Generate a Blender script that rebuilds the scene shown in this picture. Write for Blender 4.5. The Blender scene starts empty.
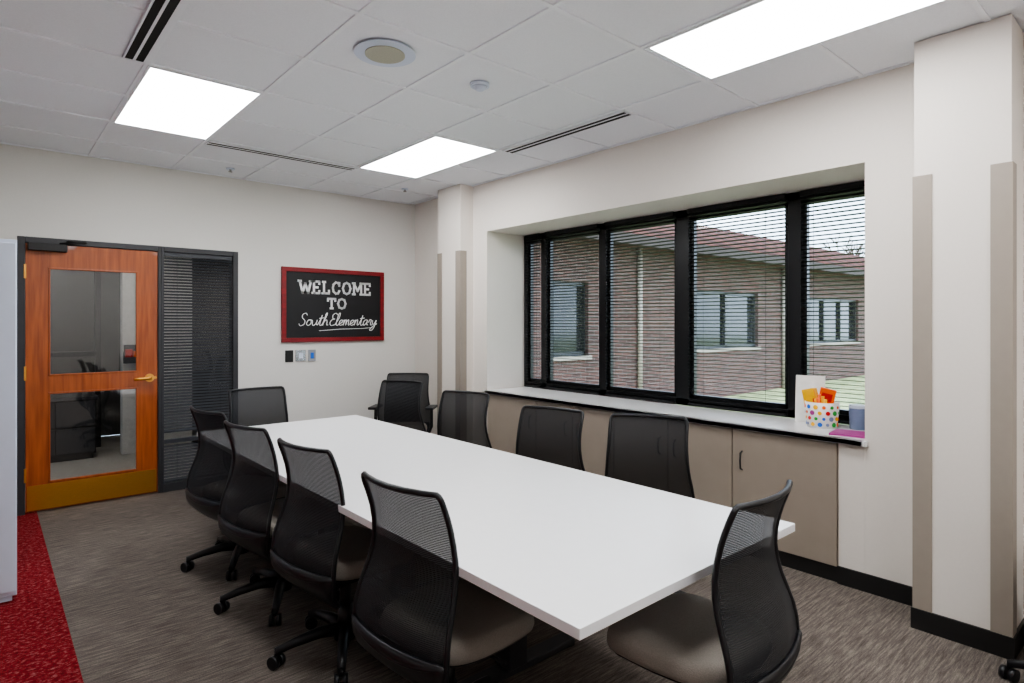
import bpy, bmesh, math, random
from mathutils import Vector, Matrix
C = bpy.context.scene
COL = C.collection
R = math.radians

# ------------------------------------------------------------ materials
def srgb(r, g, b):
    f = lambda c: (c/255/12.92) if c/255 <= .04045 else ((c/255+.055)/1.055)**2.4
    return (f(r), f(g), f(b), 1)

def mat(name, col, rough=.6, metal=0, var=.06, scale=20, bump=0, stretch=(1,1,1), spec=.5, coat=0, col2=None):
    m = bpy.data.materials.new(name); m.use_nodes = True
    nt = m.node_tree; N = nt.nodes; L = nt.links
    p = N['Principled BSDF']
    p.inputs['Roughness'].default_value = rough
    p.inputs['Metallic'].default_value = metal
    p.inputs['Specular IOR Level'].default_value = spec
    p.inputs['Coat Weight'].default_value = coat
    tc = N.new('ShaderNodeTexCoord'); mp = N.new('ShaderNodeMapping')
    mp.inputs['Scale'].default_value = stretch
    L.new(tc.outputs['Object'], mp.inputs[0])
    nz = N.new('ShaderNodeTexNoise'); nz.inputs['Scale'].default_value = scale
    nz.inputs['Detail'].default_value = 5
    L.new(mp.outputs[0], nz.inputs['Vector'])
    rp = N.new('ShaderNodeValToRGB')
    rp.color_ramp.elements[0].position = .3; rp.color_ramp.elements[1].position = .7
    if col2 is None:
        rp.color_ramp.elements[0].color = (*[c*(1-var) for c in col[:3]], 1)
        rp.color_ramp.elements[1].color = (*[min(1, c*(1+var)) for c in col[:3]], 1)
    else:
        rp.color_ramp.elements[0].color = col; rp.color_ramp.elements[1].color = col2
    L.new(nz.outputs['Fac'], rp.inputs[0]); L.new(rp.outputs[0], p.inputs['Base Color'])
    if bump:
        b = N.new('ShaderNodeBump'); b.inputs['Strength'].default_value = bump
        b.inputs['Distance'].default_value = .003
        L.new(nz.outputs['Fac'], b.inputs['Height']); L.new(b.outputs[0], p.inputs['Normal'])
    return m

def emis(name, col, s):
    m = bpy.data.materials.new(name); m.use_nodes = True
    p = m.node_tree.nodes['Principled BSDF']
    p.inputs['Base Color'].default_value = (.9, .9, .9, 1)
    p.inputs['Emission Color'].default_value = col
    p.inputs['Emission Strength'].default_value = s
    return m

def glassy(name, tint=(1,1,1,1), refl=.08):
    m = bpy.data.materials.new(name); m.use_nodes = True
    nt = m.node_tree; N = nt.nodes; L = nt.links
    N.remove(N['Principled BSDF'])
    t = N.new('ShaderNodeBsdfTransparent'); t.inputs[0].default_value = tint
    g = N.new('ShaderNodeBsdfGlossy'); g.inputs['Roughness'].default_value = .02
    mx = N.new('ShaderNodeMixShader'); mx.inputs[0].default_value = refl
    L.new(t.outputs[0], mx.inputs[1]); L.new(g.outputs[0], mx.inputs[2])
    L.new(mx.outputs[0], N['Material Output'].inputs[0])
    return m

M = {}
M['wall'] = mat('wall_paint', srgb(226, 219, 211), .8, var=.01, scale=60, bump=.05)
M['wallb'] = mat('wall_paint_back', srgb(218, 215, 210), .8, var=.01, scale=60, bump=.05)
M['ceil'] = mat('ceiling_tile', srgb(236, 239, 244), .9, var=.03, scale=160, bump=.2)
M['grid'] = mat('ceiling_grid', srgb(238, 241, 246), .5, var=.01)
M['black'] = mat('baseboard_rubber', srgb(30, 29, 29), .5)
M['frame'] = mat('frame_charcoal', srgb(56, 56, 59), .45)
M['winframe'] = mat('window_black_metal', srgb(14, 15, 18), .35)
M['slat'] = mat('blind_slat_dark', srgb(18, 19, 22), .5)
M['slat2'] = mat('blind_slat_charcoal', srgb(60, 62, 67), .4)
M['guard'] = mat('corner_guard_taupe', srgb(156, 146, 135), .55, var=.02)
M['cab'] = mat('cabinet_laminate', srgb(154, 142, 130), .5, var=.03, scale=8)
M['counter'] = mat('counter_solid_surface', srgb(230, 229, 229), .25, var=.02, scale=80)
M['table'] = mat('table_white_laminate', srgb(234, 234, 235), .28, var=.01)
M['wood'] = mat('door_wood', srgb(142, 68, 28), .35, scale=5, stretch=(9, 9, .6), col2=srgb(178, 94, 44), coat=.3)
M['brass'] = mat('brass_satin', srgb(228, 172, 92), .36, 1, var=.04, scale=30, stretch=(1, 1, 8))
M['chrome'] = mat('satin_metal', srgb(190, 190, 190), .25, 1)
M['plastic'] = mat('chair_black_plastic', srgb(20, 20, 23), .38)
M['fabric'] = mat('seat_fabric_greige', srgb(146, 139, 131), .9, var=.10, scale=250, bump=.4)
M['red'] = mat('sign_red_wood', srgb(128, 20, 26), .5, scale=8, stretch=(1, 1, 4), var=.2)
M['board'] = mat('chalkboard_black', srgb(24, 23, 25), .6, var=.15, scale=4)
M['chalk'] = mat('chalk_white', srgb(240, 240, 240), .9)
M['white'] = mat('white_plastic', srgb(210, 219, 235), .4, var=.01)
M['grey'] = mat('grey_plastic', srgb(150, 152, 155), .4)
M['speaker'] = mat('speaker_grille', srgb(180, 180, 164), .6, var=.15, scale=300)
M['slot'] = mat('slot_dark', srgb(14, 14, 14), .7)
M['glass'] = glassy('window_glass', (.97, .98, .98, 1), .04)
M['dglass'] = glassy('door_glass', (.92, .93, .93, 1), .09)
M['light'] = emis('light_diffuser', (.98, .99, 1, 1), 11.6)
M['hlight'] = emis('hall_light', (1, .98, .95, 1), 13)
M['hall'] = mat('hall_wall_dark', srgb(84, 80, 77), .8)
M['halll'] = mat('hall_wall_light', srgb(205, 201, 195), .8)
M['hallf'] = mat('hall_floor', srgb(176, 169, 160), .5, var=.1)
M['grass'] = mat('grass', srgb(100, 114, 72), .95, scale=3, col2=srgb(160, 168, 124))
M['soffit'] = mat('soffit_dark', srgb(58, 48, 46), .8)
M['extglass'] = mat('dark_window_glass', srgb(26, 29, 34), .1, var=.2, scale=1)
M['extframe'] = mat('wing_window_frame', srgb(40, 42, 46), .4)
M['paper'] = mat('paper_white', srgb(238, 236, 232), .8)
M['orange'] = mat('pen_orange', srgb(236, 100, 10), .4)
M['yellow'] = mat('pen_yellow', srgb(244, 184, 10), .4)
M['redp'] = mat('pen_red', srgb(190, 12, 14), .4)
M['green'] = mat('dot_green', srgb(50, 160, 60), .4)
M['blue'] = mat('dot_blue', srgb(30, 100, 200), .4)
M['purple'] = mat('paper_purple', srgb(160, 60, 130), .6)
M['jar'] = mat('jar_blue_grey', srgb(120, 132, 162), .3)
M['bark'] = mat('tree_bark', srgb(92, 80, 72), .9)

def netting():
    m = bpy.data.materials.new('chair_mesh_netting'); m.use_nodes = True
    nt = m.node_tree; N = nt.nodes; L = nt.links
    p = N['Principled BSDF']; p.inputs['Base Color'].default_value = srgb(25, 26, 30)
    p.inputs['Roughness'].default_value = .75
    tc = N.new('ShaderNodeTexCoord')
    w = N.new('ShaderNodeTexWave'); w.wave_type = 'BANDS'; w.bands_direction = 'Z'
    w.inputs['Scale'].default_value = 55; w.inputs['Distortion'].default_value = 0
    L.new(tc.outputs['Object'], w.inputs[0])
    mr = N.new('ShaderNodeMapRange'); mr.inputs[3].default_value = .82; mr.inputs[4].default_value = .99
    L.new(w.outputs['Fac'], mr.inputs[0]); L.new(mr.outputs[0], p.inputs['Alpha'])
    return m
M['net'] = netting()

def carpet(name, c1, c2, c3, stretch, s2=60, lo=.34, hi=.66):
    m = bpy.data.materials.new(name); m.use_nodes = True
    nt = m.node_tree; N = nt.nodes; L = nt.links
    p = N['Principled BSDF']; p.inputs['Roughness'].default_value = .97
    p.inputs['Specular IOR Level'].default_value = .15
    tc = N.new('ShaderNodeTexCoord'); mp = N.new('ShaderNodeMapping'); mp.inputs['Scale'].default_value = stretch
    L.new(tc.outputs['Object'], mp.inputs[0])
    a = N.new('ShaderNodeTexNoise'); a.inputs['Scale'].default_value = 6; a.inputs['Detail'].default_value = 6
    a.inputs['Roughness'].default_value = .75
    L.new(mp.outputs[0], a.inputs['Vector'])
    r = N.new('ShaderNodeValToRGB'); e = r.color_ramp.elements
    e[0].position = lo; e[0].color = c1; e[1].position = hi; e[1].color = c3
    k = e.new((lo+hi)/2); k.color = c2
    L.new(a.outputs['Fac'], r.inputs[0])
    b = N.new('ShaderNodeTexNoise'); b.inputs['Scale'].default_value = s2*3; b.inputs['Detail'].default_value = 2
    L.new(tc.outputs['Object'], b.inputs['Vector'])
    mx = N.new('ShaderNodeMix'); mx.data_type = 'RGBA'; mx.blend_type = 'OVERLAY'; mx.inputs[0].default_value = .5
    L.new(r.outputs[0], mx.inputs[6]); L.new(b.outputs['Fac'], mx.inputs[7])
    L.new(mx.outputs[2], p.inputs['Base Color'])
    bp = N.new('ShaderNodeBump'); bp.inputs['Strength'].default_value = .4; bp.inputs['Distance'].default_value = .004
    L.new(b.outputs['Fac'], bp.inputs['Height']); L.new(bp.outputs[0], p.inputs['Normal'])
    return m
M['carpet'] = carpet('carpet_grey_streak', srgb(76, 70, 66), srgb(103, 95, 89), srgb(132, 123, 116), (1.1, 15, 1))
M['carpetr'] = carpet('carpet_red', srgb(84, 14, 20), srgb(126, 26, 33), srgb(164, 118, 116), (7, 9, 1), 40, .36, .70)

def brick():
    m = bpy.data.materials.new('brick_exterior'); m.use_nodes = True
    nt = m.node_tree; N = nt.nodes; L = nt.links
    p = N['Principled BSDF']; p.inputs['Roughness'].default_value = .9
    tc = N.new('ShaderNodeTexCoord'); s = N.new('ShaderNodeSeparateXYZ'); c = N.new('ShaderNodeCombineXYZ')
    L.new(tc.outputs['Object'], s.inputs[0])
    ad = N.new('ShaderNodeMath'); L.new(s.outputs[0], ad.inputs[0]); L.new(s.outputs[1], ad.inputs[1])
    L.new(ad.outputs[0], c.inputs[0]); L.new(s.outputs[2], c.inputs[1])
    b = N.new('ShaderNodeTexBrick'); b.inputs['Scale'].default_value = 1
    b.inputs['Brick Width'].default_value = .24; b.inputs['Row Height'].default_value = .085
    b.inputs['Mortar Size'].default_value = .008
    b.inputs['Color1'].default_value = srgb(96, 66, 60); b.inputs['Color2'].default_value = srgb(74, 53, 50)
    b.inputs['Mortar'].default_value = srgb(104, 94, 90)
    L.new(c.outputs[0], b.inputs['Vector']); L.new(b.outputs[0], p.inputs['Base Color'])
    return m
M['brick'] = brick()

def rooftile():
    m = bpy.data.materials.new('roof_tile'); m.use_nodes = True
    nt = m.node_tree; N = nt.nodes; L = nt.links
    p = N['Principled BSDF']; p.inputs['Roughness'].default_value = .8
    tc = N.new('ShaderNodeTexCoord')
    w = N.new('ShaderNodeTexWave'); w.bands_direction = 'X'; w.inputs['Scale'].default_value = 1.2
    L.new(tc.outputs['Object'], w.inputs[0])
    r = N.new('ShaderNodeValToRGB'); r.color_ramp.elements[0].color = srgb(54, 28, 26); r.color_ramp.elements[1].color = srgb(94, 52, 46)
    L.new(w.outputs['Fac'], r.inputs[0]); L.new(r.outputs[0], p.inputs['Base Color'])
    return m
M['roof'] = rooftile()

# ------------------------------------------------------------ geometry helpers
def empty(name, loc=(0,0,0), rz=0):
    e = bpy.data.objects.new(name, None); COL.objects.link(e)
    e.location = loc; e.rotation_euler = (0, 0, rz); e.empty_display_size = .1
    return e

def obj(name, me, parent=None, m=None, smooth=False):
    if m is not None and len(me.materials) == 0: me.materials.append(M[m])
    if smooth:
        for p in me.polygons: p.use_smooth = True
    o = bpy.data.objects.new(name, me); COL.objects.link(o)
    if parent: o.parent = parent
    return o

def bm_box(bm, x0, x1, y0, y1, z0, z1, mi=0):
    v = [bm.verts.new(p) for p in [(x0,y0,z0),(x1,y0,z0),(x1,y1,z0),(x0,y1,z0),(x0,y0,z1),(x1,y0,z1),(x1,y1,z1),(x0,y1,z1)]]
    for f in [(0,3,2,1),(4,5,6,7),(0,1,5,4),(1,2,6,5),(2,3,7,6),(3,0,4,7)]:
        fc = bm.faces.new([v[i] for i in f]); fc.material_index = mi

def boxes(name, L, m, parent=None, bevel=0):
    bm = bmesh.new()
    for b in L: bm_box(bm, *b)
    me = bpy.data.meshes.new(name); bm.to_mesh(me); bm.free()
    o = obj(name, me, parent, m)
    if bevel:
        md = o.modifiers.new('bevel', 'BEVEL'); md.width = bevel; md.segments = 3; md.limit_method = 'ANGLE'
    return o
def box(name, b, m, parent=None, bevel=0): return boxes(name, [b], m, parent, bevel)

def cyl_bm(bm, c, r, h, axis='Z', r2=None, seg=24):
    mt = Matrix.Translation(c)
    if axis == 'X': mt = mt @ Matrix.Rotation(R(90), 4, 'Y')
    if axis == 'Y': mt = mt @ Matrix.Rotation(R(90), 4, 'X')
    bmesh.ops.create_cone(bm, cap_ends=True, segments=seg, radius1=r, radius2=r if r2 is None else r2, depth=h, matrix=mt)
def cyls(name, L, m, parent=None, bevel=0):
    bm = bmesh.new()
    for a in L: cyl_bm(bm, *a)
    me = bpy.data.meshes.new(name); bm.to_mesh(me); bm.free()
    o = obj(name, me, parent, m)
    for p in me.polygons: p.use_smooth = len(p.vertices) == 4
    if bevel:
        md = o.modifiers.new('bevel', 'BEVEL'); md.width = bevel; md.segments = 2; md.limit_method = 'ANGLE'
    return o

def tube_bm(bm, pts, rad, seg=10, closed=False, flat=1.0):
    pts = [Vector(p) for p in pts]; n = len(pts)
    if not isinstance(rad, (list, tuple)): rad = [rad]*n
    rings = []; up = None
    for i in range(n):
        a = pts[(i-1) % n] if (closed or i > 0) else pts[i]
        b = pts[(i+1) % n] if (closed or i < n-1) else pts[i]
        t = (b-a).normalized()
        if up is None:
            up = Vector((0,0,1)) if abs(t.z) < .9 else Vector((1,0,0))
        up = (up - t*up.dot(t))
        if up.length < 1e-4: up = Vector((.3, 1, .2)); up = up - t*up.dot(t)
        up.normalize()
        s = t.cross(up)
        rings.append([bm.verts.new(pts[i] + (up*math.sin(2*math.pi*k/seg)*flat + s*math.cos(2*math.pi*k/seg))*rad[i]) for k in range(seg)])
    for i in range(n if closed else n-1):
        r0 = rings[i]; r1 = rings[(i+1) % n]
        off = 0
        if closed and i == n-1:
            off = min(range(seg), key=lambda o: (r0[0].co-r1[o].co).length)
        for k in range(seg):
            bm.faces.new([r0[k], r0[(k+1) % seg], r1[(k+1+off) % seg], r1[(k+off) % seg]])
    if not closed:
        bm.faces.new(rings[0][::-1]); bm.faces.new(rings[-1])
    bmesh.ops.recalc_face_normals(bm, faces=bm.faces[:])
def tubes(name, L, m, parent=None):
    bm = bmesh.new()
    for a in L: tube_bm(bm, **a) if isinstance(a, dict) else tube_bm(bm, *a)
    me = bpy.data.meshes.new(name); bm.to_mesh(me); bm.free()
    return obj(name, me, parent, m, True)

# ------------------------------------------------------------ room shell
H = 2.88; XW = 3.71; YB = 6.07; XL = -1.7; YR = -2.2
boxes('floor', [(.31, XW+.1, YR, YB+.12, -.1, 0)], 'carpet')
boxes('floor_red_carpet', [(XL, .31, YR, YB+.12, -.1, 0)], 'carpetr')
box('ceiling', (XL-.1, 3.95, YR-.1, YB+.12, H+.005, H+.15), 'ceil')
gl = []
x = .04 - .61*3
while x < 3.75:
    gl.append((x-.012, x+.012, YR, YB, H-.003, H+.006)); x += .61
y = 3.70 - .61*9
while y < YB:
    gl.append((XL, XW, y-.012, y+.012, H-.0035, H+.0055)); y += .61
gl.append((XL, XW, YB-.02, YB, H-.004, H+.005)); gl.append((XW-.02, XW, YR, YB, H-.004, H+.005))
boxes('trim_ceiling_grid', gl, 'grid')

DX0, DX1, DZ = .187, 1.82, 2.178
for b in [(XL, DX0, YB, YB+.12, 0, H+.01), (DX1, 3.95, YB, YB+.12, 0, H+.01), (DX0, DX1, YB, YB+.12, DZ, H+.01)]:
    box('wall_back', b, 'wallb')
B0, B1, BZ, SZ, WX = 1.249, 4.626, 2.40, .843, 4.24
for b in [
    (XW, 3.83, YR, B0, 0, H+.01), (XW, 3.83, B1, 5.0, 0, H+.01), (XW, 3.83, B0, B1, BZ, H+.01),
    (3.79, 3.90, 5.0, YB, 0, H+.01),
    (3.83, WX+.08, B0-.12, B0, 0, BZ+.12), (3.83, WX+.08, B1, B1+.12, 0, BZ+.12),
    (3.83, WX+.08, B0, B1, BZ, BZ+.12), (WX-.02, WX+.08, B0, B1, -.1, .80)]:
    box('wall_right', b, 'wall')
box('wall_left', (XL-.1, XL, YR, YB, 0, H+.01), 'wallb')
box('wall_rear', (XL-.1, 3.83, YR-.1, YR, 0, H+.01), 'wallb')
CX = 3.45; CY0, CY1 = .565, .94
FX = 3.55; FY0, FY1 = 4.85, 5.24
box('wall_column_near', (CX, XW+.01, CY0, CY1, 0, H), 'wall')
box('wall_column_far', (FX, 3.80, FY0, FY1, 0, H), 'wall')
def guard(name, x, y, sy, z1):
    t = .006; w = .075
    L = [(x-t, x, min(y, y+sy*w), max(y, y+sy*w), .10, z1)]
    ya, yb = (y-t, y) if sy > 0 else (y, y+t)
    L.append((x-t, x+w, ya, yb, .10, z1))
    boxes(name, L, 'guard')
guard('trim_1', CX, CY0, 1, 2.22); guard('trim_2', CX, CY1, -1, 2.22)
guard('trim_3', FX, FY0, 1, 2.22); guard('trim_4', FX, FY1, -1, 2.22)
bb = .10
boxes('baseboard_right', [(XW-.012, XW, CY1, 1.39, 0, bb), (XW-.012, XW, YR, CY0, 0, bb), (XW-.012, XW, 4.56, FY0, 0, bb),
    (CX-.012, CX, CY0-.012, CY1+.012, 0, bb), (CX, XW, CY0-.012, CY0, 0, bb), (CX, XW, CY1, CY1+.012, 0, bb),
    (FX-.012, FX, FY0-.012, FY1+.012, 0, bb), (FX, XW, FY0-.012, FY0, 0, bb), (3.778, 3.79, FY1, YB, 0, bb)], 'black')
boxes('baseboard_back', [(DX1, 3.79, YB-.012, YB, 0, bb), (XL, DX0, YB-.012, YB, 0, bb)], 'black')

# ------------------------------------------------------------ ceiling fixtures
def light(x0, y0):
    e = empty('ceiling_light_panel', (x0+.305, y0+.61, H))
    box('diffuser', (-.285, .285, -.59, .59, -.006, -.001), 'light', e)
    boxes('housing_trim', [(-.3, -.285, -.605, .605, -.009, .004), (.285, .3, -.605, .605, -.009, .004),
        (-.285, .285, -.605, -.59, -.009, .004), (-.285, .285, .59, .605, -.009, .004)], 'grid', e)
for a in [(.65, 3.70), (2.48, 3.70), (2.48, .62), (.65, .62), (.65, -1.8), (2.48, -1.8)]: light(*a)

def diffuser(x, y, L, ang):
    e = empty('linear_air_diffuser', (x, y, H), ang)
    boxes('frame', [(-L/2, L/2, -.05, -.042, -.010, 0), (-L/2, L/2, .042, .05, -.010, 0), (-L/2, L/2, -.006, .006, -.010, 0),
                    (-L/2, -L/2+.01, -.05, .05, -.010, 0), (L/2-.01, L/2, -.05, .05, -.010, 0)], 'grid', e)
    box('slot', (-L/2+.01, L/2-.01, -.042, .042, -.0075, -.001), 'slot', e)
diffuser(.585, 3.08, 1.2, R(90)); diffuser(1.88, 5.0, 1.22, 0); diffuser(3.17, 3.08, 1.22, R(90))

e = empty('ceiling_speaker', (1.535, 2.743, H))
cyls('rim', [((0,0,-.006), .155, .012, 'Z', .145, 40)], 'white', e)
cyls('grille', [((0,0,-.014), .10, .006, 'Z', None, 40)], 'speaker', e)
e = empty('smoke_detector', (2.153, 2.75, H))
cyls('base', [((0,0,-.008), .055, .016, 'Z', .055, 32)], 'white', e)
cyls('dome', [((0,0,-.026), .022, .022, 'Z', .045, 32)], 'white', e)
for p in [(1.651, 5.72), (3.25, 5.4)]:
    e = empty('sprinkler_head', (*p, H))
    cyls('cap', [((0,0,-.005), .035, .01, 'Z', None, 24)], 'white', e)
    cyls('nozzle', [((0,0,-.018), .01, .02, 'Z', None, 12), ((0,0,-.03), .018, .003, 'Z', None, 12)], 'chrome', e)

# ------------------------------------------------------------ bay window
e = empty('window_1')
mull = [(B1-.05, B1), (4.29, 4.36), (3.525, 3.60), (2.68, 2.80), (1.81, 1.90), (B0, B0+.05)]
L = [(WX-.04, WX+.04, a, b, SZ, BZ) for a, b in mull]
L += [(WX-.04, WX+.04, B0, B1, BZ-.06, BZ), (WX-.04, WX+.04, B0, B1, SZ, SZ+.06)]
boxes('window_frame', L, 'winframe', e, .004)
sash = []
for i in range(5):
    b = mull[i][0]; a = mull[i+1][1]; s = .03
    sash += [(WX-.02, WX+.02, a, a+s, SZ+.06, BZ-.06), (WX-.02, WX+.02, b-s, b, SZ+.06, BZ-.06),
             (WX-.02, WX+.02, a, b, SZ+.06, SZ+.09), (WX-.02, WX+.02, a, b, BZ-.09, BZ-.06)]
boxes('window_sashes', sash, 'winframe', e)
boxes('window_pane', [(WX+.006, WX+.010, B0+.05, B1-.05, SZ+.06, BZ-.06)], 'glass', e)

def blind(name, axis, a, b, pos, z0, z1, pitch, w, tilt, parent, cords=2, m='slat'):
    bm = bmesh.new(); z = z0+.02
    dx = w/2*math.cos(tilt); dz = w/2*math.sin(tilt)
    def pt(u, off, zz): return (pos+off, u, zz) if axis == 'Y' else (u, pos+off, zz)
    while z < z1-.04:
        vs = [bm.verts.new(pt(a, -dx, z-dz)), bm.verts.new(pt(b, -dx, z-dz)), bm.verts.new(pt(b, 0, z+.0015)), bm.verts.new(pt(a, 0, z+.0015)),
              bm.verts.new(pt(b, dx, z+dz)), bm.verts.new(pt(a, dx, z+dz))]
        bm.faces.new([vs[0], vs[1], vs[2], vs[3]]); bm.faces.new([vs[3], vs[2], vs[4], vs[5]])
        z += pitch
    def bx(u0, u1, o0, o1, zz0, zz1):
        if axis == 'Y': bm_box(bm, pos+o0, pos+o1, u0, u1, zz0, zz1)
        else: bm_box(bm, u0, u1, pos+o0, pos+o1, zz0, zz1)
    bx(a, b, -.018, .018, z1-.035, z1); bx(a, b, -.012, .012, z0, z0+.014)
    for i in range(cords):
        u = a+(b-a)*(.18+.64*i/max(1, cords-1))
        bx(u-.001, u+.001, -.0135, -.0125, z0, z1)
    me = bpy.data.meshes.new(name); bm.to_mesh(me); bm.free()
    return obj(name, me, parent, m)
bl = empty('window_blinds')
for i in range(5):
    b = mull[i][0]-.005; a = mull[i+1][1]+.005
    blind('blind_slats', 'Y', a, b, WX-.060, SZ+.015, BZ-.005, .028, .026, R(-17), bl)

# counter + cabinets
e = empty('window_sill_counter')
boxes('countertop', [(XW-.035, WX-.045, B0+.001, B1-.001, SZ-.032, SZ), (XW-.035, XW-.002, B0-.02, B1+.02, SZ-.032, SZ)], 'counter', e, .003)
e = empty('base_cabinet')
box('carcass', (XW+.01, XW+.45, 1.39, 4.60, .09, SZ-.034), 'cab', e)
box('filler', (XW+.001, XW+.1, B0+.001, 1.388, 0, SZ-.034), 'wall', e)
box('toe_kick', (XW+.005, XW+.2, B0+.001, 4.62, 0, .09), 'black', e)
seams = [1.39, 2.04, 2.535, 3.03, 3.47, 3.914, 4.60]
for i in range(6):
    box('cabinet_door', (XW-.012, XW+.008, seams[i]+.004, seams[i+1]-.004, .095, SZ-.035), 'cab', e, .0015)
boxes('door_gap', [(XW+.004, XW+.0095, s-.004, s+.004, .095, SZ-.045) for s in seams[1:-1]], 'slot', e)
for yh in [1.97, 2.47, 2.6, 3.40, 3.54, 3.98]:
    tubes('cabinet_pull', [dict(pts=[(XW-.012, yh, .55), (XW-.035, yh, .56), (XW-.04, yh, .61), (XW-.035, yh, .66), (XW-.012, yh, .67)], rad=.005)], 'black', e)

# ------------------------------------------------------------ door with sidelight
e = empty('door_1')
f0, f1 = YB-.012, YB+.12
boxes('door_frame', [(DX0, .235, f0, f1, 0, DZ), (1.15, 1.172, f0, f1, 0, DZ), (.235, 1.15, f0, f1, 2.133, DZ)], 'frame', e, .003)
a, b, c, d = .238, .380, .998, 1.147
y0, y1 = YB+.005, YB+.05
boxes('door_leaf', [(a, b, y0, y1, .012, 2.13), (c, d, y0, y1, .012, 2.13), (b, c, y0, y1, 1.945, 2.13),
    (b, c, y0, y1, .945, 1.075), (b, c, y0, y1, .012, .225)], 'wood', e)
st = []
for z0, z1 in [(1.075, 1.945), (.225, .945)]:
    st += [(b, b+.014, y0-.006, y0+.012, z0, z1), (c-.014, c, y0-.006, y0+.012, z0, z1), (b, c, y0-.006, y0+.012, z0, z0+.014), (b, c, y0-.006, y0+.012, z1-.014, z1)]
boxes('glass_stops', st, 'wood', e, .003)
boxes('door_glass_pane', [(b, c, y0+.02, y0+.026, 1.075, 1.945), (b, c, y0+.02, y0+.026, .225, .945)], 'dglass', e)
box('kick_plate', (a+.01, d-.01, y0-.003, y0, .02, .215), 'brass', e)
cyls('lever_rose', [((1.085, y0-.006, 1.02), .036, .012, 'Y', None, 24)], 'brass', e)
tubes('lever_handle', [dict(pts=[(1.085, y0, 1.02), (1.085, y0-.045, 1.02), (1.07, y0-.058, 1.02), (1.0, y0-.058, 1.018), (.965, y0-.048, 1.013)], rad=[.014, .014, .014, .012, .010])], 'brass', e)
cyls('lock_cylinder', [((1.13, y0-.004, 1.02), .012, .01, 'Y', None, 16)], 'brass', e)
box('closer_body', (.25, .50, YB-.06, YB+.0, 2.07, 2.13), 'black', e, .006)
tubes('closer_arm', [dict(pts=[(.45, YB-.045, 2.135), (.62, YB-.09, 2.15), (.50, YB-.02, 2.155)], rad=.009)], 'black', e)
boxes('hinges', [(.228, .242, YB-.018, YB, z, z+.11) for z in (.25, 1.05, 1.85)], 'brass', e)
e = empty('window_2')
boxes('sidelight_frame', [(1.173, 1.195, f0, f1, 0, DZ), (DX1-.045, DX1, f0, f1, 0, DZ), (1.195, DX1-.045, f0, f1, 2.133, DZ), (1.195, DX1-.045, f0, f1, 0, .07)], 'frame', e, .003)
box('sidelight_glass', (1.195, DX1-.045, YB+.05, YB+.056, .07, 2.133), 'dglass', e)
blind('sidelight_blind_slats', 'X', 1.2, DX1-.05, YB+.022, .52, 2.13, .027, .026, R(42), e, m='slat2')
blind('sidelight_blind_bottom', 'X', 1.2, DX1-.05, YB+.022, .08, .46, .027, .026, R(42), e, m='slat2')

# hallway beyond the door
hy1 = 9.6
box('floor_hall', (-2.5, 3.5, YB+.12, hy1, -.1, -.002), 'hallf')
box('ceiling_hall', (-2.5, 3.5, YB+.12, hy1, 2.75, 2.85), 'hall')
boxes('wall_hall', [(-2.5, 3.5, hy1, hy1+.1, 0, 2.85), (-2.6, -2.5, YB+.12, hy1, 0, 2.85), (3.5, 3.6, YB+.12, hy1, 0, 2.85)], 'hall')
box('wall_hall_partition', (1.18, 1.9, 8.1, 8.25, 0, 2.75), 'halll')
e = empty('hall_light_panel', (.6, 7.0, 2.75)); box('diffuser', (-.3, .3, -.3, .3, -.01, -.001), 'hlight', e)
e = empty('hall_storage_cabinet', (.55, 8.1, 0))
box('body', (-.35, .38, 0, .45, .06, .66), 'black', e); box('top', (-.37, .40, -.02, .47, .66, .69), 'frame', e)
boxes('drawer_fronts', [(-.34, .01, -.015, 0, .08, .35), (.02, .37, -.015, 0, .08, .35), (-.34, .01, -.015, 0, .37, .64), (.02, .37, -.015, 0, .37, .64)], 'frame', e, .004)
box('base', (-.33, .36, .03, .45, 0, .06), 'black', e)
e = empty('brochure_rack', (1.29, 8.1, 1.05))
boxes('rack', [(-.10, .14, -.06, -.055, 0, .06), (-.10, .14, -.06, -.001, -.01, 0), (-.10, .14, -.006, -.001, 0, .2), (-.105, -.10, -.06, -.001, -.01, .12), (.14, .145, -.06, -.001, -.01, .12)], 'frame', e)
boxes('red_brochures', [(-.09, -.02, -.05, -.01, .001, .15)], 'redp', e); boxes('orange_brochures', [(-.01, .06, -.05, -.01, .001, .13)], 'orange', e)
boxes('white_brochures', [(.068, .13, -.05, -.01, .001, .16)], 'paper', e)
e = empty('hall_glass_partition', (.0, 8.8, 0))
boxes('mullions', [(-.6, -.54, 0, .06, 0, 2.4), (.2, .26, 0, .06, 0, 2.4), (1.0, 1.06, 0, .06, 0, 2.4), (-.6, 1.06, 0, .06, 2.34, 2.4), (-.6, 1.06, 0, .06, 1.1, 1.16)], 'black', e)

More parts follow.
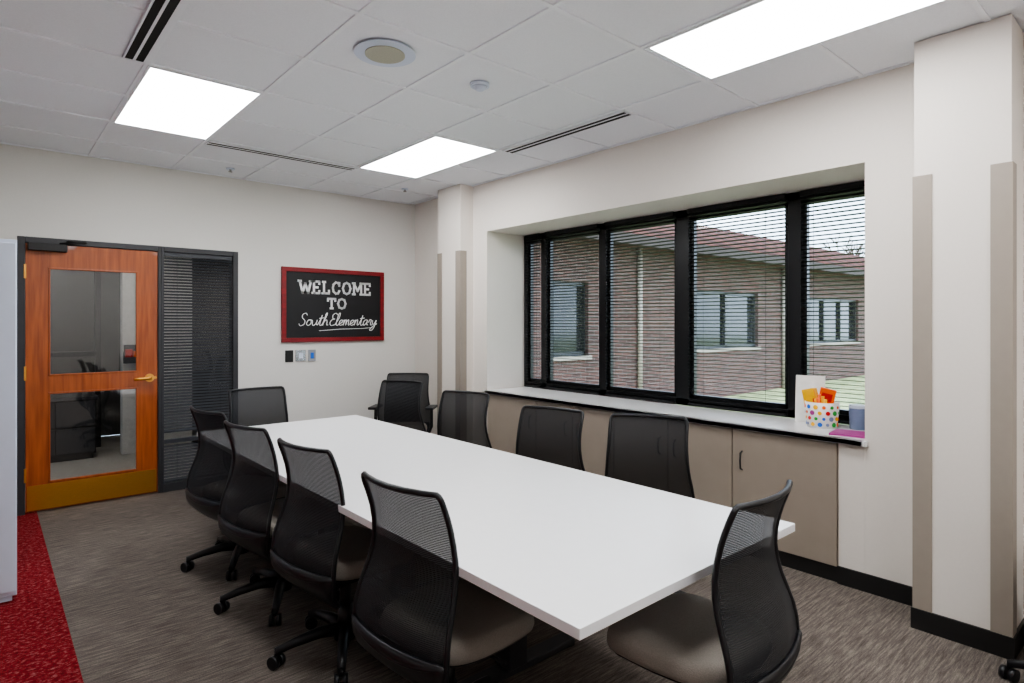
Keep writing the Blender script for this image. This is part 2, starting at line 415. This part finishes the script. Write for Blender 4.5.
# ------------------------------------------------------------ welcome sign
sx0, sx1, sz0, sz1 = 2.229, 3.370, 1.305, 2.066
e = empty('welcome_sign', ((sx0+sx1)/2, YB, (sz0+sz1)/2))
w, h = (sx1-sx0)/2, (sz1-sz0)/2; fw = .045
boxes('sign_frame', [(-w, w, -.03, -.001, h-fw, h), (-w, w, -.03, -.001, -h, -h+fw), (-w, -w+fw, -.03, -.001, -h+fw, h-fw), (w-fw, w, -.03, -.001, -h+fw, h-fw)], 'red', e, .004)
box('chalkboard', (-w+fw, w-fw, -.014, -.001, -h+fw, h-fw), 'board', e)
LET = {
 'W': ([[(0,1),(.25,0),(.5,.8),(.75,0),(1,1)]], [(0,1),(1,1)], 1.15),
 'E': ([[(.12,0),(.12,1)],[(.12,0),(.8,0)],[(.12,1),(.8,1)],[(.12,.5),(.6,.5)],[(.8,0),(.8,.2)],[(.8,1),(.8,.8)]], [(.08,0),(.08,1)], .82),
 'L': ([[(.15,0),(.15,1)],[(.15,0),(.8,0)],[(.8,0),(.8,.25)]], [(.15,1),(.08,0)], .82),
 'C': ([[(.85,.75),(.7,.96),(.4,1),(.12,.8),(.05,.5),(.12,.2),(.4,0),(.7,.04),(.85,.25)],[(.85,.7),(.85,.98)]], [], .88),
 'O': ([[(.5,1),(.2,.9),(.05,.5),(.2,.1),(.5,0),(.8,.1),(.95,.5),(.8,.9),(.5,1)]], [], .95),
 'M': ([[(.12,0),(.12,1),(.5,.3),(.88,1),(.88,0)]], [(.1,0),(.1,1),(.9,1),(.9,0)], 1.1),
 'T': ([[(.5,0),(.5,1)],[(.05,1),(.95,1)],[(.05,1),(.05,.78)],[(.95,1),(.95,.78)]], [(.5,0)], .9)}
def word(bm, s, xc, zb, hh, wd, th):
    tot = sum(LET[c][2] for c in s)*wd + (len(s)-1)*wd*.22; x = xc-tot/2
    def seg(p, q):
        p = Vector((p[0], 0, p[1])); q = Vector((q[0], 0, q[1])); d = (q-p)
        if d.length < 1e-5: return
        d.normalize(); n = Vector((-d.z, 0, d.x))*th/2; p = p-d*th*.4; q = q+d*th*.4
        f = [bm.verts.new(v+Vector((0, -.0165, 0))) for v in (p-n, q-n, q+n, p+n)]; k = [bm.verts.new(v+Vector((0, -.0135, 0))) for v in (p-n, q-n, q+n, p+n)]
        bm.faces.new(f); bm.faces.new(k[::-1])
        for i in range(4): bm.faces.new([f[i], k[i], k[(i+1) % 4], f[(i+1) % 4]])
    for c in s:
        st, sf, ww = LET[c]; W_ = ww*wd
        for pl in st:
            for p, q in zip(pl, pl[1:]): seg((x+p[0]*W_, zb+p[1]*hh), (x+q[0]*W_, zb+q[1]*hh))
        for p in sf:
            seg((x+p[0]*W_-wd*.13, zb+p[1]*hh), (x+p[0]*W_+wd*.13, zb+p[1]*hh))
        x += W_+wd*.22
bm = bmesh.new()
cz = (sz0+sz1)/2
word(bm, 'WELCOME', .015, 1.81-cz, .12, .102, .022)
word(bm, 'TO', .015, 1.655-cz, .10, .10, .022)
me = bpy.data.meshes.new('lettering'); bm.to_mesh(me); bm.free(); obj('lettering', me, e, 'chalk')
CUR = {
 'S': ([[(.95,1.7),(.7,2.05),(.25,1.85),(.3,1.3),(.8,.8),(.8,.2),(.3,-.05),(0,.3)]], 1.1),
 'o': ([[(.1,.6),(.25,.92),(.6,.9),(.75,.4),(.45,0),(.1,.2),(.15,.75),(.5,.95),(.9,.8)]], .9),
 'u': ([[(0,.8),(.1,.2),(.35,0),(.65,.4),(.7,.95),(.72,.2),(1,.1)]], .95),
 't': ([[(0,.1),(.3,1.2),(.35,1.75),(.3,.3),(.5,0),(.8,.2)], [(0,1.2),(.4,1.25),(.75,1.3)]], .7),
 'h': ([[(0,.1),(.35,1.5),(.38,2.1),(.2,1.8),(.12,0),(.2,.6),(.5,.95),(.7,.6),(.75,.1),(1,.1)]], 1.15),
 'E': ([[(1,1.8),(.65,2.1),(.25,1.8),(.35,1.2),(.7,1.1),(.3,1.0),(.05,.5),(.3,0),(.9,.1)]], .95),
 'l': ([[(0,.1),(.4,1.3),(.42,2.1),(.2,1.9),(.15,.4),(.35,0),(.6,.15)]], .55),
 'e': ([[(0,.2),(.5,.5),(.5,.9),(.2,.85),(.1,.4),(.35,0),(.8,.2)]], .72),
 'm': ([[(0,.7),(.1,.95),(.12,0),(.2,.7),(.45,.95),(.52,0),(.6,.7),(.85,.95),(.95,.1),(1.15,.1)]], 1.15),
 'n': ([[(0,.7),(.1,.95),(.12,0),(.2,.7),(.5,.95),(.6,.1),(.85,.1)]], .85),
 'a': ([[(.7,.9),(.3,.95),(.05,.5),(.25,0),(.6,.4),(.7,.95),(.72,.15),(.95,.1)]], .95),
 'r': ([[(0,.5),(.15,1),(.4,.9),(.4,.3),(.5,.05),(.7,.1)]], .65),
 'y': ([[(0,.9),(.1,.3),(.4,.2),(.65,.9),(.55,-.3),(.25,-.9),(-.15,-.8),(.3,-.2),(.9,.3)]], .9)}
txt = 'SouthElementary'; un = .88/sum(CUR[c][1] for c in txt); x = -.40; L = []
def smooth(P, n=4):
    out = []
    for i in range(len(P)-1):
        p0 = P[max(0, i-1)]; p1 = P[i]; p2 = P[i+1]; p3 = P[min(len(P)-1, i+2)]
        for k in range(n):
            t = k/n
            out.append(tuple(.5*((2*p1[j])+(-p0[j]+p2[j])*t+(2*p0[j]-5*p1[j]+4*p2[j]-p3[j])*t*t+(-p0[j]+3*p1[j]-3*p2[j]+p3[j])*t**3) for j in (0, 1)))
    return out+[P[-1]]
for ch in txt:
    st, ww = CUR[ch]
    for pl in st:
        L.append(dict(pts=[(x+(px+.25*py)*un, -.0155, 1.475-cz+py*un*.9) for px, py in smooth(pl)], rad=.0045, seg=6))
    x += ww*un
L.append(dict(pts=[(.43, -.0155, 1.450-cz), (.3, -.0155, 1.44-cz), (.05, -.0155, 1.435-cz), (-.18, -.0155, 1.42-cz)], rad=.003, seg=6))
tubes('script_lettering', L, 'chalk', e)

def plate(name, x0, x1, z0, z1, m, m2):
    e = empty(name, ((x0+x1)/2, YB, (z0+z1)/2)); w = (x1-x0)/2; h = (z1-z0)/2
    box('plate', (-w, w, -.012, -.001, -h, h), m, e, .003)
    box('switch', (-w*.4, w*.4, -.02, -.012, -h*.5, h*.5), m2, e, .002)
plate('thermostat', 2.27, 2.35, 1.105, 1.225, 'black', 'black')
plate('light_switch', 2.372, 2.48, 1.11, 1.225, 'chrome', 'white')
plate('wall_outlet_plate', 2.505, 2.585, 1.105, 1.225, 'grey', 'blue')

# ------------------------------------------------------------ table
tx0, tx1, ty0, ty1, tz = 1.113, 2.315, 1.02, 4.62, .74
e = empty('conference_table', ((tx0+tx1)/2, (ty0+ty1)/2, 0))
w, l = (tx1-tx0)/2, (ty1-ty0)/2
box('tabletop', (-w, w, -l, l, tz-.03, tz), 'table', e, .002)
for yy in (-.85, 0.05, 1.0):
    boxes('pedestal_leg', [(-.05, .05, yy-.05, yy+.05, .03, tz-.05), (-.36, .36, yy-.04, yy+.04, 0, .03), (-.45, .45, yy-.04, yy+.04, tz-.05, tz-.03)], 'frame', e, .005)
box('stretcher_beam', (-.03, .03, -1.2, 1.2, tz-.13, tz-.05), 'frame', e)

# ------------------------------------------------------------ chairs
def cat(xs, ys, x):
    n = len(xs)
    if x <= xs[0]: return ys[0]
    if x >= xs[-1]: return ys[-1]
    i = max(k for k in range(n) if xs[k] <= x); i = min(i, n-2)
    t = (x-xs[i])/(xs[i+1]-xs[i])
    def m(k):
        if k == 0: return (ys[1]-ys[0])/(xs[1]-xs[0])
        if k == n-1: return (ys[-1]-ys[-2])/(xs[-1]-xs[-2])
        return (ys[k+1]-ys[k-1])/(xs[k+1]-xs[k-1])
    h = xs[i+1]-xs[i]
    return (2*t**3-3*t*t+1)*ys[i]+(t**3-2*t*t+t)*h*m(i)+(-2*t**3+3*t*t)*ys[i+1]+(t**3-t*t)*h*m(i+1)
ZB = .29
ZV = [.29, .37, .45, .55, .65, .74, .85, .97]
XV = [-.14, -.228, -.26, -.247, -.212, -.197, -.212, -.255]
VW = [.29, .303, .327, .38, .45, .56, .68, .82, .93, .958, .968, .97]
WW = [.14, .175, .205, .235, .247, .243, .226, .214, .213, .210, .202, .196]
def bp(u, z, off=0):
    hw = cat(VW, WW, z)
    return Vector((cat(ZV, XV, z)+.04*u*u*(1 if z > .45 else max(0, (z-ZB)/(.45-ZB)))+off, u*hw, z))
chair_meshes = {}
def build_chair_meshes():
    bm = bmesh.new(); NU, NV = 14, 34; g = []
    zs = [.45+(.97-.45)*j/NV for j in range(NV+1)]
    for z in zs: g.append([bm.verts.new(bp(-1+2*i/NU, z)) for i in range(NU+1)])
    for j in range(NV):
        for i in range(NU): bm.faces.new([g[j][i], g[j][i+1], g[j+1][i+1], g[j+1][i]])
    me = bpy.data.meshes.new('back_netting'); bm.to_mesh(me); bm.free(); me.materials.append(M['net'])
    for p in me.polygons: p.use_smooth = True
    chair_meshes['back_netting'] = me
    bm = bmesh.new(); gs = []
    zs = [.29, .295, .302, .315, .34, .37, .40, .435, .465]
    for off in (0, -.014):
        g = [[bm.verts.new(bp(-1+2*i/NU, z, off)) for i in range(NU+1)] for z in zs]; gs.append(g)
        for j in range(len(zs)-1):
            for i in range(NU): bm.faces.new([g[j][i], g[j][i+1], g[j+1][i+1], g[j+1][i]])
    for i in range(NU):
        for j in (0, len(zs)-1): bm.faces.new([gs[0][j][i], gs[0][j][i+1], gs[1][j][i+1], gs[1][j][i]])
    for j in range(len(zs)-1):
        for i in (0, NU): bm.faces.new([gs[0][j][i], gs[0][j+1][i], gs[1][j+1][i], gs[1][j][i]])
    bmesh.ops.recalc_face_normals(bm, faces=bm.faces[:])
    me = bpy.data.meshes.new('back_lower_shell'); bm.to_mesh(me); bm.free(); me.materials.append(M['plastic'])
    for p in me.polygons: p.use_smooth = True
    chair_meshes['back_lower_shell'] = me
    bm = bmesh.new()
    zz = [.29, .294, .303, .32, .35, .38, .42, .46, .51, .55, .60, .65, .70, .75, .80, .85, .89, .92, .94, .955, .965, .97]
    pts = [bp(1, z) for z in zz] + [bp(u, .97) for u in (.9, .75, .4, 0, -.4, -.75, -.9)] + [bp(-1, z) for z in zz[::-1]] + [bp(u, ZB) for u in (-.6, 0, .6)]
    tube_bm(bm, pts, .0095, 8, True)
    tube_bm(bm, [bp(-1+2*i/16, .455-.03*(1-abs(-1+2*i/16)**2), -.006) for i in range(17)], .010, 8)
    me = bpy.data.meshes.new('back_frame'); bm.to_mesh(me); bm.free(); me.materials.append(M['plastic'])
    for p in me.polygons: p.use_smooth = True
    chair_meshes['back_frame'] = me
    def pad(name, zprof, m, sx=.235, sy=.24, cx=.045):
        bm = bmesh.new(); n = 40; rings = []
        for z, s in zprof:
            ring = []
            for k in range(n):
                t = 2*math.pi*k/n; c, s_ = math.cos(t), math.sin(t); ex = 2/3.6
                px = math.copysign(abs(c)**ex, c); py = math.copysign(abs(s_)**ex, s_)
                X = px*sx*s; Y = py*sy*s*(1-.06*(-px if px < 0 else 0))
                drop = -.02*max(0, px-.5)*2*(1 if s > .5 else 0)
                ring.append(bm.verts.new((cx+X, Y, z+drop)))
            rings.append(ring)
        for a, b in zip(rings, rings[1:]):
            for k in range(n): bm.faces.new([a[k], a[(k+1) % n], b[(k+1) % n], b[k]])
        bm.faces.new(rings[0][::-1]); bm.faces.new(rings[-1])
        me = bpy.data.meshes.new(name); bm.to_mesh(me); bm.free(); me.materials.append(M[m])
        for p in me.polygons: p.use_smooth = True
        chair_meshes[name] = me
    pad('seat_cushion', [(.405, .93), (.412, .985), (.43, 1.01), (.455, 1.0), (.472, .96), (.48, .88), (.482, .6), (.478, .3)], 'fabric')
    pad('seat_pan', [(.375, .55), (.385, .8), (.398, .93), (.408, .95)], 'plastic')
    bm = bmesh.new()
    bm_box(bm, -.11, .12, -.07, .07, .325, .385)
    cyl_bm(bm, (0, 0, .25), .026, .17); cyl_bm(bm, (0, 0, .15), .034, .15); cyl_bm(bm, (0, 0, .085), .05, .055, 'Z', .042)
    tube_bm(bm, [(-.08, 0, .345), (-.13, 0, .34), (-.19, 0, .365), (-.24, 0, .42)], [.03, .028, .024, .016], 10)
    tube_bm(bm, [(.04, -.06, .37), (.04, -.16, .365), (.05, -.24, .36)], .006, 8)
    for k in range(5):
        a = 2*math.pi*k/5+.3; c, s = math.cos(a), math.sin(a)
        tube_bm(bm, [(c*.03, s*.03, .10), (c*.12, s*.12, .105), (c*.22, s*.22, .09), (c*.305, s*.305, .07)], [.03, .026, .021, .016], 8)
        cyl_bm(bm, (c*.30, s*.30, .062), .008, .03)
        pc = Vector((c*.30, s*.30, 0)); rot = a+1.1*(k % 3)
        for sd in (-1, 1):
            o2 = Vector((-math.sin(rot), math.cos(rot), 0))*.017*sd
            mt = Matrix.Translation(pc+o2+Vector((0, 0, .028))) @ Matrix.Rotation(rot, 4, 'Z') @ Matrix.Rotation(R(90), 4, 'X')
            bmesh.ops.create_cone(bm, cap_ends=True, segments=18, radius1=.028, radius2=.028, depth=.02, matrix=mt)
    me = bpy.data.meshes.new('swivel_base'); bm.to_mesh(me); bm.free(); me.materials.append(M['plastic'])
    for p in me.polygons: p.use_smooth = len(p.vertices) == 4 and p.area < .004
    chair_meshes['swivel_base'] = me
    bm = bmesh.new()
    for s in (-1, 1):
        tube_bm(bm, [(0, s*.12, .375), (0, s*.26, .40), (-.01, s*.285, .46), (-.02, s*.285, .64)], [.016, .016, .018, .016], 8)
        bm_box(bm, -.13, .12, s*.285-.04, s*.285+.04, .64, .665)
    me = bpy.data.meshes.new('armrests'); bm.to_mesh(me); bm.free(); me.materials.append(M['plastic'])
    chair_meshes['armrests'] = me
build_chair_meshes()
def chair(x, y, ang, arms=False):
    e = empty('office_armchair' if arms else 'office_chair', (x, y, 0), R(ang))
    for k, me in chair_meshes.items():
        if k == 'armrests' and not arms: continue
        o = bpy.data.objects.new(k, me); COL.objects.link(o); o.parent = e
        if k in ('armrests', ):
            md = o.modifiers.new('bevel', 'BEVEL'); md.width = .008; md.segments = 2; md.limit_method = 'ANGLE'
for a in [(1.22, 4.00, 10), (1.22, 3.30, 10), (1.25, 2.60, 8), (1.24, 1.77, 6),
          (1.81, 1.11, 94), (1.65, 4.80, -90),
          (2.65, 4.68, 205), (2.55, 3.63, 197), (2.42, 2.58, 195), (2.63, 1.97, 206)]: chair(*a)
chair(3.17, 5.3, 225, True)
chair(3.30, .245, 12.5)

# ------------------------------------------------------------ counter items
e = empty('pencil_bucket', (3.99, 1.59, SZ))
bm = bmesh.new(); cyl_bm(bm, (0,0,.08), .085, .16, 'Z', .10, 40)
bm.faces.ensure_lookup_table()
top = max(bm.faces, key=lambda f: f.calc_center_median().z); bm.faces.remove(top)
me = bpy.data.meshes.new('bucket'); bm.to_mesh(me); bm.free(); o = obj('bucket', me, e, 'paper', True)
md = o.modifiers.new('sol', 'SOLIDIFY'); md.thickness = .004
random.seed(4)
dots = {}
for row in range(4):
    for k in range(13):
        t = 2*math.pi*(k+.5*(row % 2))/13; z = .025+.036*row; r = .085+.015*z/.16+.001
        dots.setdefault(random.choice(['orange', 'green', 'blue', 'redp', 'yellow', 'purple', 'jar']), []).append((t, z, r, random.uniform(.009, .015)))
for k, L in dots.items():
    bm = bmesh.new()
    for t, z, r, s in L:
        mt = Matrix.Rotation(t, 4, 'Z') @ Matrix.Translation((r, 0, z)) @ Matrix.Rotation(R(90-5), 4, 'Y')
        bmesh.ops.create_cone(bm, cap_ends=True, segments=14, radius1=s, radius2=s, depth=.003, matrix=mt)
    me = bpy.data.meshes.new('dots_'+k); bm.to_mesh(me); bm.free(); obj('dots_'+k, me, e, k)
for i in range(16):
    t = random.uniform(0, 6.28); rr = random.uniform(.01, .055); rt = rr+.035
    box_m = random.choice(['orange', 'yellow', 'redp', 'orange', 'yellow', 'black'])
    tubes('marker', [dict(pts=[(rr*math.cos(t), rr*math.sin(t), .02), (rt*math.cos(t), rt*math.sin(t), random.uniform(.18, .23))], rad=.010, seg=8)], box_m, e)
def tilted(name, b, m, rot, loc):
    o = box(name, b, m, e, .004); o.rotation_euler = rot; o.location = loc
tilted('crayon_box', (-.018, .018, -.045, .045, 0, .11), 'orange', (R(12), 0, R(20)), (-.035, -.03, .14))
tilted('yellow_box', (-.018, .018, -.045, .045, 0, .11), 'yellow', (R(-14), 0, R(-15)), (-.03, .045, .13))
tilted('red_label', (-.0005, .0005, -.03, .03, .03, .08), 'redp', (R(12), 0, R(20)), (-.0525, -.036, .14))
e = empty('paper_sheet', (4.09, 1.72, SZ)); o = box('sheet', (-.002, .002, -.10, .08, 0, .31), 'paper', e); e.rotation_euler = (0, R(4), R(6))
e = empty('supply_jar', (4.07, 1.41, SZ))
cyls('jar_body', [((0,0,.065), .045, .13, 'Z', .05, 28)], 'jar', e, .004); cyls('jar_lid', [((0,0,.14), .05, .02, 'Z', None, 28)], 'white', e, .003)
e = empty('paper_stack', (3.84, 1.37, SZ), R(8)); boxes('sheets', [(-.09, .09, -.095, .095, 0, .012)], 'purple', e); box('top_sheet', (-.06, .085, -.085, .09, .012, .013), 'purple', e)

# ------------------------------------------------------------ tall white cabinet at left
e = empty('tall_storage_cabinet', (-.25, 4.5, 0))
box('carcass', (-.38, .38, -.28, .28, .03, 1.95), 'white', e, .004)
boxes('doors', [(-.375, -.003, -.30, -.281, .06, 1.93), (.003, .375, -.30, -.281, .06, 1.93)], 'white', e, .003)
boxes('plinth', [(-.36, .36, -.26, .28, 0, .03)], 'white', e)
tubes('handles', [dict(pts=[(-.04, -.30, .95), (-.04, -.33, .96), (-.04, -.33, 1.1), (-.04, -.30, 1.11)], rad=.006), dict(pts=[(.04, -.30, .95), (.04, -.33, .96), (.04, -.33, 1.1), (.04, -.30, 1.11)], rad=.006)], 'chrome', e)
e = empty('binder', (.01, 4.4, 1.951)); boxes('cover', [(-.03, .03, -.13, .13, 0, .13)], 'redp', e, .004); boxes('pages', [(-.025, .025, -.125, .132, .008, .12)], 'paper', e)

# ------------------------------------------------------------ exterior
box('ground_outside', (WX+.08, 70, -40, 60, -.35, -.25), 'grass')
WY = 7.5
e = empty('brick_school_wing')
wins = [(5.2, 6.1), (7.5, 8.42), (12.0, 14.9), (17.9, 21.7), (26, 29)]
L = []; xx = 4.5
for a, b in wins:
    L.append((xx, a, WY, WY+.3, -.3, 3.0)); L.append((a, b, WY, WY+.3, -.3, .9)); L.append((a, b, WY, WY+.3, 2.25, 3.0)); xx = b
L.append((xx, 45, WY, WY+.3, -.3, 3.0))
boxes('brick_wall', L, 'brick', e)
fr = []
for a, b in wins:
    n = max(1, round((b-a)/1.5)); s = .07
    fr += [(a, b, WY+.08, WY+.14, .9, .9+s), (a, b, WY+.08, WY+.14, 2.25-s, 2.25)]
    for k in range(n+1):
        c_ = a+(b-a)*k/n; fr.append((c_-s/2, c_+s/2, WY+.08, WY+.14, .9, 2.25))
boxes('wing_window_frames', fr, 'extframe', e)
boxes('wing_window_glass', [(a, b, WY+.15, WY+.17, .9, 2.25) for a, b in wins], 'extglass', e)
boxes('wing_window_sills', [(a-.05, b+.05, WY-.05, WY+.1, .83, .9) for a, b in wins], 'guard', e)
bm = bmesh.new()
prof = [(WY-.6, 3.0), (WY-.6, 3.1), (11.2, 4.75), (15, 3.0)]
A = [bm.verts.new((4.0, y, z)) for y, z in prof]; Bv = [bm.verts.new((46, y, z)) for y, z in prof]
for i in range(4): bm.faces.new([A[i], A[(i+1) % 4], Bv[(i+1) % 4], Bv[i]])
bm.faces.new(A[::-1]); bm.faces.new(Bv)
me = bpy.data.meshes.new('tile_roof'); bm.to_mesh(me); bm.free(); obj('tile_roof', me, e, 'roof')
ribs = []; xx = 4.2
while xx < 45:
    ribs.append(dict(pts=[(xx, WY-.62, 3.11), (xx, 11.2, 4.76)], rad=.06, seg=6)); xx += .30
tubes('roof_tile_ribs', ribs, 'roof', e)
boxes('fascia_gutter', [(4.0, 46, WY-.7, WY-.58, 2.93, 3.12)], 'soffit', e)
cyls('downspout', [((9.9, WY-.06, 1.35), .05, 3.3, 'Z', None, 16), ((16.2, WY-.06, 1.35), .05, 3.3, 'Z', None, 16)], 'guard', e)
def tree(x, y, h, seed):
    rnd = random.Random(seed); e = empty('bare_tree', (x, y, -.25)); L = []
    def br(p, d, ln, r, lv):
        q = p+d*ln; m_ = p+d*ln*.5+Vector((rnd.uniform(-1, 1), rnd.uniform(-1, 1), 0))*ln*.05
        L.append(dict(pts=[p, m_, q], rad=[r, r*.85, r*.7], seg=6))
        if lv == 0: return
        for _ in range(3 if lv > 1 else 4):
            nd = (d+Vector((rnd.uniform(-.8, .8), rnd.uniform(-.8, .8), rnd.uniform(-.1, .5)))).normalized()
            br(q, nd, ln*rnd.uniform(.6, .8), r*.6, lv-1)
    br(Vector((0, 0, 0)), Vector((0, 0, 1)), h*.35, h*.022, 4)
    tubes('trunk_and_branches', L, 'bark', e)
tree(44, 15.5, 8, 3); tree(30, 2.5, 6, 8)

# ------------------------------------------------------------ world, sun, camera
w = bpy.data.worlds.new('sky'); C.world = w; w.use_nodes = True
bg = w.node_tree.nodes['Background']; bg.inputs[0].default_value = (.68, .82, 1, 1); bg.inputs[1].default_value = 4.6
s = bpy.data.lights.new('sun', 'SUN'); s.energy = 3; s.angle = R(3); so = bpy.data.objects.new('sun', s); COL.objects.link(so)
so.rotation_euler = Vector((1, .35, -1.2)).to_track_quat('-Z', 'Y').to_euler()

cam = bpy.data.cameras.new('camera'); co = bpy.data.objects.new('camera', cam); COL.objects.link(co)
co.location = (0, 0, 1.5); co.rotation_euler = (R(90), 0, R(-41.1))
cam.sensor_width = 36; cam.lens = 604/1024*36; cam.shift_y = -18.5/1024; cam.clip_start = .05
C.camera = co
C.view_settings.view_transform = 'AgX'
C.view_settings.look = 'AgX - Medium High Contrast'
C.view_settings.exposure = 0.45
